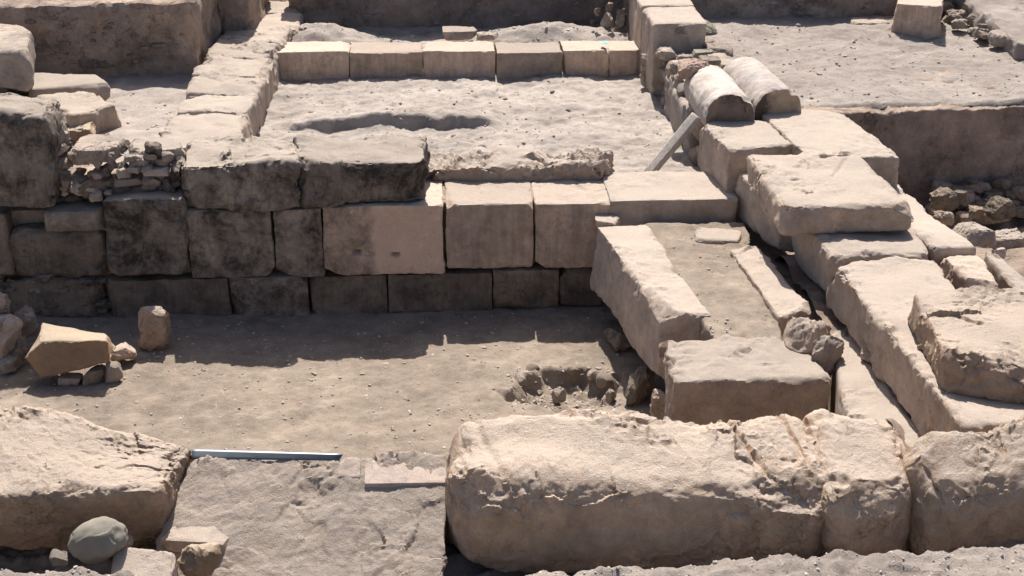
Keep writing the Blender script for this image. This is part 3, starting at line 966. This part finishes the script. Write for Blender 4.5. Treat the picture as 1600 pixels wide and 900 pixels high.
boulder('big boulder with a flat sunlit top at the left end of the front row', [(-90, 782), (246, 766), (300, 694), (-90, 612)], [.86, .86, .84, 1.0], .44, r=.03, cuts=5, lean=(0, .16), ragmin=.55, facet=.018)
boulder('low sloping boulder between the two biggest ones, with the steel strip behind it', [(225, 915), (697, 915), (697, 712), (292, 716)], [.50, .50, .787, .787], .3, PITTED, r=.012, chip=.02, low=.02, mid=.008, cuts=0, facet=.02, plate=.006, lean=(0, 0), ragmin=.4, ff=5)
boulder('longest boulder of the front row with a broken shaded front face', [(712, 770), (1322, 780), (1268, 632), (692, 632)], [.90, .88, 1.03, 1.03], .42, cuts=5, cutd=.08, r=.13, chip=.05, plate=.004, mid=.006, facet=.016, ragmin=.3,
        grooves=[(P(1132, 650, 1.0), P(1180, 715, .95), .011, .022, (0, .3, -1)), (P(1180, 715, .95), P(1236, 780, .88), .011, .022, (0, .5, -.8)),
                 (P(1212, 640, 1.0), P(1262, 720, .94), .012, .02, (0, .3, -1)), (P(740, 650, 1.), P(790, 760, .9), .02, .012, (0, 0, -1))])
boulder('short boulder joined by a dark crack to the right end of the longest one', [(1296, 778), (1444, 768), (1408, 638), (1244, 624)], [.91, .87, 1.01, 1.04], .42, cuts=1, cutd=.04, r=.14, chip=.05, plate=.003, mid=.006, facet=.012)
boulder('rounded rough boulder at the right end of the front row', [(1468, 790), (1730, 750), (1700, 592), (1408, 672)], [.84, .86, 1.12, 1.03], .42, r=.12, mid=.01, plate=.005, facet=.018, ragmin=.3, cuts=3, cutd=.06)
boulder('wedge of stone filling the gap before the rightmost boulder', [(1428, 850), (1478, 850), (1450, 740), (1420, 730)], [.52, .54, .78, .8], .4, PALE, r=.04, low=.03, mid=.02)

# steel strip and pinkish paving pieces behind the low boulder
a, b, c, d = P(290, 701, .812), P(536, 709, .808), P(530, 719, .786), P(290, 716, .786)
top = [d, c, b, a]
bt = [p_ - np.array((0, 0, .004)) for p_ in top]
v, q = block_geo(top, bt, res=0.05, r=0.001, chip=0, low=0, mid=0, fine=0, cuts=0)
tag(mesh_obj('steel_strip', v, q, STEEL), 'shiny flat steel strip lying along the back of the low sloping boulder', 'metal strip')
tag(quad_block('paving_piece', [(526, 746), (564, 746), (565, 711), (532, 711)], [.750, .750, .804, .804], .64, PINK, res=.012, r=.008, chip=.015, low=.008, mid=.004, cuts=2, cutd=.02), 'small squarish pinkish paving piece at the end of the steel strip', 'paving stone')
tag(quad_block('paving_piece', [(567, 756), (699, 754), (699, 708), (567, 711)], [.740, .740, .801, .801], .64, PINK, res=.012, r=.008, chip=.02, low=.012, mid=.005, cuts=2, cutd=.02), 'long pinkish paving piece beside the longest boulder', 'paving stone')

# small stones in front of the left boulder
uvw, q = lattice(26, 26, 26)
n_ = uvw / np.linalg.norm(uvw, axis=1)[:, None]
c_ = P(150, 872, .70)
e_ = n_ * (1 + .12 * fbm(n_ + 4, 1.3, 2)[:, None] + .05 * facets(n_, 1.6)[:, None] - .03 * np.clip(fbm(n_ + 8, 5, 3) - .3, 0, 1)[:, None]) * (.125, .10, .085)
ca, sa = math.cos(.32), math.sin(.32)
e_ = np.stack([e_[:, 0] * ca - e_[:, 2] * sa, e_[:, 1], e_[:, 0] * sa + e_[:, 2] * ca], 1)
tag(mesh_obj('cobble', c_ + (0, .05, .055) + e_, q, GREY), 'rounded grey cobble in front of the left boulder', 'cobble')
tag(rock('loose_stone', 69, 106, 855, 886, .68, RUBBLE), 'small holed stone touching the left side of the grey cobble', 'stone')
tag(quad_block('flat_stone', [(168, 912), (268, 915), (276, 858), (178, 852)], [.66, .66, .72, .72], .5, PALE, res=.01, r=.012, chip=.02, low=.01, cuts=3, cutd=.04), 'pale flat stone tilted toward the camera right of the grey cobble', 'stone')
tag(rock('loose_stone', 258, 356, 808, 872, .56, PITTED, dr=.8, res=.009), 'hollowed tan stone leaning on the low sloping boulder', 'stone')
tag(rock('loose_stone', 280, 342, 850, 902, .58, TAN, dr=.5, rot=.5), 'thin slanting stone in front of the hollowed tan stone', 'stone')
tag(rock('loose_stone', 182, 206, 836, 856, .60, PALE), 'small pale stone tucked behind the grey cobble under the left boulder', 'stone')

# ------------------------------------------------------------------ left side: stones on the dirt floor and slabs on the path
# tan stone: five-sided slab standing tilted on small stones
def prism(name, front, back, mat, parent=None, res=0.012, seed=3, amp=0.004):
    """Solid between two matching outlines, its faces subdivided and slightly rough."""
    n = len(front)
    V, Fq = [], []

    def add(grid):
        s = len(V)
        a, b = grid.shape[:2]
        V.extend(grid.reshape(-1, 3))
        idx = np.arange(a * b).reshape(a, b) + s
        Fq.append(np.stack([idx[:-1, :-1], idx[1:, :-1], idx[1:, 1:], idx[:-1, 1:]], -1).reshape(-1, 4))
    K = 14
    front = [np.array(p_) for p_ in front]
    back = [np.array(p_) for p_ in back]
    for poly, rev in ((front, False), (back, True)):
        c = sum(poly) / n
        for i in range(n):
            a, b = poly[i], poly[(i + 1) % n]
            if rev:
                a, b = b, a
            t = np.linspace(0, 1, K)
            g = c + (a + (b - a) * t[None, :, None] - c) * t[:, None, None] if False else (c[None, None] + t[:, None, None] * ((a[None, None] + (b - a)[None, None] * t[None, :, None]) - c))
            add(g)
    for i in range(n):
        a, b = front[i], front[(i + 1) % n]
        a2, b2 = back[i], back[(i + 1) % n]
        t = np.linspace(0, 1, K)
        e1 = a + (a2 - a) * t[:, None]
        e2 = b + (b2 - b) * t[:, None]
        add(e1[:, None, :] + (e2 - e1)[:, None, :] * t[None, :, None])
    V = np.array(V)
    off = np.array((seed * 3.7, 1.1, 2.2))
    amp = 0.010
    V = V + amp * np.stack([fbm(V + off + k, 7, 3) for k in (0, 5, 9)], 1)
    o = mesh_obj(name, V, np.concatenate(Fq), mat, parent, smooth=True)
    import bmesh
    bm = bmesh.new()
    bm.from_mesh(o.data)
    bmesh.ops.remove_doubles(bm, verts=bm.verts, dist=0.0015)
    bmesh.ops.recalc_face_normals(bm, faces=bm.faces)
    sharp = [e for e in bm.edges if len(e.link_faces) == 2 and e.calc_face_angle() > 0.45]
    bmesh.ops.bevel(bm, geom=sharp, offset=0.012, segments=3, affect='EDGES', profile=0.5)
    bm.to_mesh(o.data)
    bm.free()
    return o


Yt = P(66, 592, .06)[1]


def on_plane(px, py, k=0.22):
    Yp = Yt
    for _ in range(12):
        Yp = Yt + k * PY(px, py, Yp)[2]
    return PY(px, py, Yp)


fr = [on_plane(*c) for c in ((64, 594), (36, 557), (68, 534), (169, 531), (171, 566))]
bk = [fr[0] + (.0, .22, .02), fr[1] + (.05, .26, .02), PY(64, 503, fr[2][1] + .30), PY(164, 522, fr[3][1] + .22), fr[4] + (0, .22, .0)]
tag(prism('tan_block', fr, bk, TAN), 'smooth five sided tan stone propped tilted on small stones at the left', 'block')
for (lab, a, b, c, d, z, m, n) in [
        ('brown stone under the middle of the tan five sided block', 126, 168, 568, 602, 0, RUBBLE, 'loose_stone'),
        ('small rounded stone under the front corner of the tan five sided block', 88, 124, 582, 602, 0, RUBBLE, 'loose_stone'),
        ('flat grey stone against the right side of the tan five sided block', 166, 212, 534, 566, .04, FACE, 'loose_stone'),
        ('stone under the right corner of the tan five sided block', 164, 192, 558, 598, 0, RUBBLE, 'loose_stone'),
        ('small upright stone standing alone in front of the blackened wall', 213, 264, 476, 552, 0, WARM, 'standing_stone')]:
    tag(rock(n, a, b, c, d, z, m, dr=.7), lab, 'stone')
for (lab, a, b, c, d, z, m) in [
        ('knobbly stone topping the rubble heap at the left edge', -30, 14, 450, 494, .30, RUBBLE),
        ('dark tilted stone of the left rubble heap, nearest the wall', 8, 54, 478, 532, .12, RUBBLE),
        ('large rough stone of the left rubble heap below the knobbly one', -40, 30, 490, 566, .05, PITTED),
        ('pale rounded stone between the left rubble heap and the tan block', 12, 44, 526, 566, .05, RUBBLE),
        ('lowest stone of the left rubble heap at the picture edge', -40, 30, 540, 586, 0, RUBBLE)]:
    tag(rock('rubble_stone', a, b, c, d, z, m, dr=.8), lab, 'stone', 'rubble heap at the left edge')

meg('path_slab', 'pale slab on the left path, the farther of two', [(44, 140), (170, 133), (150, 115), (48, 114)], 1.04, .88, PALE, 'slab', 'slabs on the left path', r=.025, chip=.05, cuts=5)
meg('path_slab', 'pale slab on the left path, the nearer of two with a dark front end', [(112, 180), (185, 162), (124, 140), (56, 150)], 1.06, .84, FACE, 'slab', 'slabs on the left path', r=.025, chip=.05, cuts=4)
for (lab, a, b, c, d, z, m) in [
        ('rounded brown stone beside the big blackened upright stone', 75, 110, 172, 206, .88, TAN),
        ('layered yellowish stone in front of the nearer path slab', 79, 150, 190, 228, .86, TAN),
        ('flat stone hidden under the nearer path slab', 58, 92, 160, 192, .88, RUBBLE),
        ('small stone left of the farther path slab', 8, 44, 124, 146, .9, RUBBLE),
        ('lit flat stone at the foot of the left earth bank', 46, 84, 66, 96, .98, PALE),
        ('dark stone below the lit flat stone at the bank foot', 46, 112, 86, 114, .9, DARK)]:
    tag(rock('loose_stone', a, b, c, d, z, m), lab, 'stone')
pl = thing('rubble_pier', 'rubble pier with a flat lit top at the upper left edge', 'wall', (-3.9, 11.4, .85))
quad_block('capstone', [(-60, 84), (42, 82), (49, 39), (-60, 37)], 1.38, 1.08, RUBBLE, pl, r=.03, chip=.06, low=.04, mid=.02, cuts=5, cutd=.08, res=.02)
for (a, b, c, d, z) in [(-10, 18, 84, 120, 1.0), (14, 44, 84, 122, 1.0), (-14, 14, 112, 150, .9), (8, 30, 118, 146, .9), (-14, 12, 138, 166, .88), (28, 46, 108, 134, .92)]:
    rock('stone', a, b, c, d, z, RUBBLE, pl)

# ------------------------------------------------------------------ far right
meg('standing_block', 'squared block standing at the back of the gravel terrace', [(1398, 4), (1474, 10), (1476, -14), (1410, -16)], 1.41, 1.06, FACE, 'block', r=.02, low=.02, cuts=3)
meg('thin_slab', 'thin pale slab lying at the back of the gravel terrace', [(1328, 34), (1390, 37), (1378, 27), (1330, 26)], 1.16, 1.07, PALE, 'slab', r=.01, low=.01)
rbk = thing('rubble_bank', 'low bank of rubble with a lit earth top at the upper right corner', 'bank', (4.7, 12.7, 1.06))
quad_block('earth_core', [(1590, 66), (1760, 84), (1760, 0), (1496, -12)], [1.24, 1.24, 1.3, 1.34], 1.0, GRAVEL, rbk, res=.03, r=.03, low=.05, mid=.03, cuts=2)
rs = np.random.RandomState(8)
for k in range(26):
    t = rs.rand()
    x = 1478 + t * 112 + rs.uniform(-6, 6)
    y = 20 + t * 52 + rs.uniform(-16, 10)
    s = rs.uniform(8, 18)
    rock('stone', x - s, x + s, y - s * .8, y + s * .5, 1.08 + rs.uniform(0, .08), RUBBLE, rbk)
for (lab, a, b, c, d, z, m) in [
        ('sunlit stone with a flat top at the edge of the right pit', 1500, 1562, 345, 382, .72, PALE),
        ('sunlit stone against the picture edge in the right pit', 1548, 1612, 356, 392, .62, PALE),
        ('small sunlit stone below the flat topped one in the right pit', 1545, 1572, 384, 416, .6, PALE),
        ('small sunlit stone hugging the pale edge slab', 1470, 1498, 324, 352, .74, PALE),
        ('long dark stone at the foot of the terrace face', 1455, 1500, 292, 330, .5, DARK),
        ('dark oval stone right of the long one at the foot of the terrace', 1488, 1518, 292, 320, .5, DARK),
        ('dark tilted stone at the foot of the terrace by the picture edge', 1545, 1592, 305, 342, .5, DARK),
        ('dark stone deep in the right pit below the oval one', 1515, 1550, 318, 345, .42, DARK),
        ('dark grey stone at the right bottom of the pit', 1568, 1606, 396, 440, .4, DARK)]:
    tag(rock('pit_stone', a, b, c, d, z, m), lab, 'stone', 'stones in the right pit')

# stones on the far room floor, behind the low wall
for (lab, a, b, c, d) in [('flat pale stone on the floor behind the low wall, left of the pair', 688, 744, 42, 62), ('smaller pale stone on the floor behind the low wall, right of the pair', 744, 778, 46, 63)]:
    tag(rock('loose_stone', a, b, c, d, .92, PALE, squash=.8), lab, 'stone')
tag(rock('loose_stone', 946, 968, 605, 632, -.02, RUBBLE), 'rounded stone on the right rim of the hollow in the dirt floor', 'stone')
tag(rock('loose_stone', 862, 884, 606, 628, -.10, RUBBLE), 'small stone on the left inside the hollow in the dirt floor', 'stone')

rs = np.random.RandomState(33)
for k in range(12):
    a = 0.2 + 2.9 * k / 11 + rs.uniform(-.1, .1)
    c = PIT + (.36 * math.cos(a) * rs.uniform(.85, 1.1), .29 * math.sin(a) * rs.uniform(.85, 1.1), 0)
    w = rs.uniform(.015, .045)
    t = [(c[0] - w, c[1] - w, .0), (c[0] + w, c[1] - w * .8, .01), (c[0] + w, c[1] + w, .02), (c[0] - w * .8, c[1] + w, .02)]
    v, q = block_geo(t, [(x, y, -.05) for x, y, z in t], res=.006, r=.02, chip=.03, low=.03, mid=.008, fine=.002, cuts=8, cutd=.03)
    mesh_obj('clod', v, q, DUST if k % 3 else RUBBLE, fl)
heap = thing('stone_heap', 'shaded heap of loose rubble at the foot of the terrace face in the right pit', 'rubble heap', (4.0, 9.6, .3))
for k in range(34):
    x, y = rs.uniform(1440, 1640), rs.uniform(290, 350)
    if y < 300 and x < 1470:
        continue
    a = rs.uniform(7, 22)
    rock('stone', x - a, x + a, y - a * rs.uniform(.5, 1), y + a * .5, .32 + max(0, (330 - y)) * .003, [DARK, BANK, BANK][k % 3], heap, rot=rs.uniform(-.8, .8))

# litter and weed
def scrap(label, x0, x1, y0, y1, z):
    a, b, c, d = P(x0, y1, z), P(x1, y1 - 1, z + .012), P(x1 - 2, y0, z + .02), P(x0 + 2, y0, z + .006)
    v, q = block_geo([a, b, c, d], [k - np.array((0, 0, .004)) for k in (a, b, c, d)], res=.01, r=.001, chip=0, low=.006, mid=.004, fine=0, cuts=0)
    tag(mesh_obj('plastic_scrap', v, q, BLUE), label, 'litter')


scrap('scrap of light blue plastic lying between the two column drums', 1119, 1134, 111, 119, 1.2)
scrap('scrap of blue plastic on top of the low far wall', 938, 949, 63, 68, .99)
wd = P(990, 622, 0)
V, Fq = [], []
rs = np.random.RandomState(2)
for k in range(34):
    a = rs.uniform(0, 6.28)
    r0 = rs.uniform(0, .035)
    c = wd + (r0 * math.cos(a), r0 * math.sin(a), rs.uniform(.0, .09))
    u = np.array((math.cos(a), math.sin(a), rs.uniform(-.2, .7))) * .016
    w = np.array((-math.sin(a), math.cos(a), 0)) * .005
    s = len(V)
    V += [c, c + u * .5 + w, c + u, c + u * .5 - w]
    Fq.append((s, s + 1, s + 2, s + 3))
tag(mesh_obj('weed', V, Fq, LEAF), 'tiny green weed at the foot of the long flat stone on edge', 'weed')

# ------------------------------------------------------------------ loose grit
def scatter(n, x0, x1, y0, y1, lo, hi, seed, power=2.5):
    rs = np.random.RandomState(seed)
    pts = np.stack([rs.uniform(x0, x1, n), rs.uniform(y0, y1, n)], 1)
    return pts, lo + (hi - lo) * rs.rand(n) ** power


pts, sz = scatter(3200, 2.0, 5.6, 10.42, 13.4, .005, .045, 1, 9)
pebbles('terrace_gravel', pts, ter_z, sz, GRIT, 1)
pts, sz = scatter(4200, -3.5, 1.2, 6.0, 9.0, .004, .03, 2, 5)
pebbles('floor_grit', pts, floor_z, sz, GRIT, 2)
pts, sz = scatter(500, PIT[0] - .34, PIT[0] + .34, PIT[1] - .3, PIT[1] + .28, .008, .035, 12, 3)
pebbles('hollow_grit', pts, floor_z, sz, GRIT, 12)
pts, sz = scatter(1200, -1.5, 1.85, 9.7, 12.8, .004, .03, 3, 6)
pebbles('room_grit', pts, room_z, sz, GRIT, 3)
pts, sz = scatter(3000, -2.4, 2.6, 4.6, 5.2, .004, .022, 4, 4)
pebbles('near_grit', pts, near_z, sz, GRIT, 4)
pts, sz = scatter(500, -3.6, -1.9, 9.7, 12.3, .006, .04, 5, 4)
pebbles('path_grit', pts, left_z, sz, GRIT, 5)
pts, sz = scatter(500, -1.4, 1.9, 13.3, 14.5, .01, .06, 6, 4)
pebbles('far_grit', pts, mound_z, sz, GRIT, 6)
pts, sz = scatter(160, -3.4, 1.0, 6.2, 8.9, .02, .055, 9, 2)
pebbles('floor_chips', pts, floor_z, sz, RUBBLE, 9, .4)
pts, sz = scatter(140, -1.4, 1.8, 9.8, 12.7, .02, .06, 10, 2)
pebbles('room_chips', pts, room_z, sz, RUBBLE, 10, .4)
q0 = [P(1110, 520, .67), P(1215, 520, .67), P(1150, 365, .67), P(1020, 365, .67)]
rs = np.random.RandomState(7)
u, w = rs.rand(160), rs.rand(160)
pts = np.stack([(q0[0] * (1 - a) * (1 - b) + q0[1] * a * (1 - b) + q0[2] * a * b + q0[3] * (1 - a) * b)[:2] for a, b in zip(u, w)])
pebbles('fill_grit', pts, lambda q: np.full(len(q), .668), .005 + .022 * rs.rand(160) ** 4, GRIT, 7)
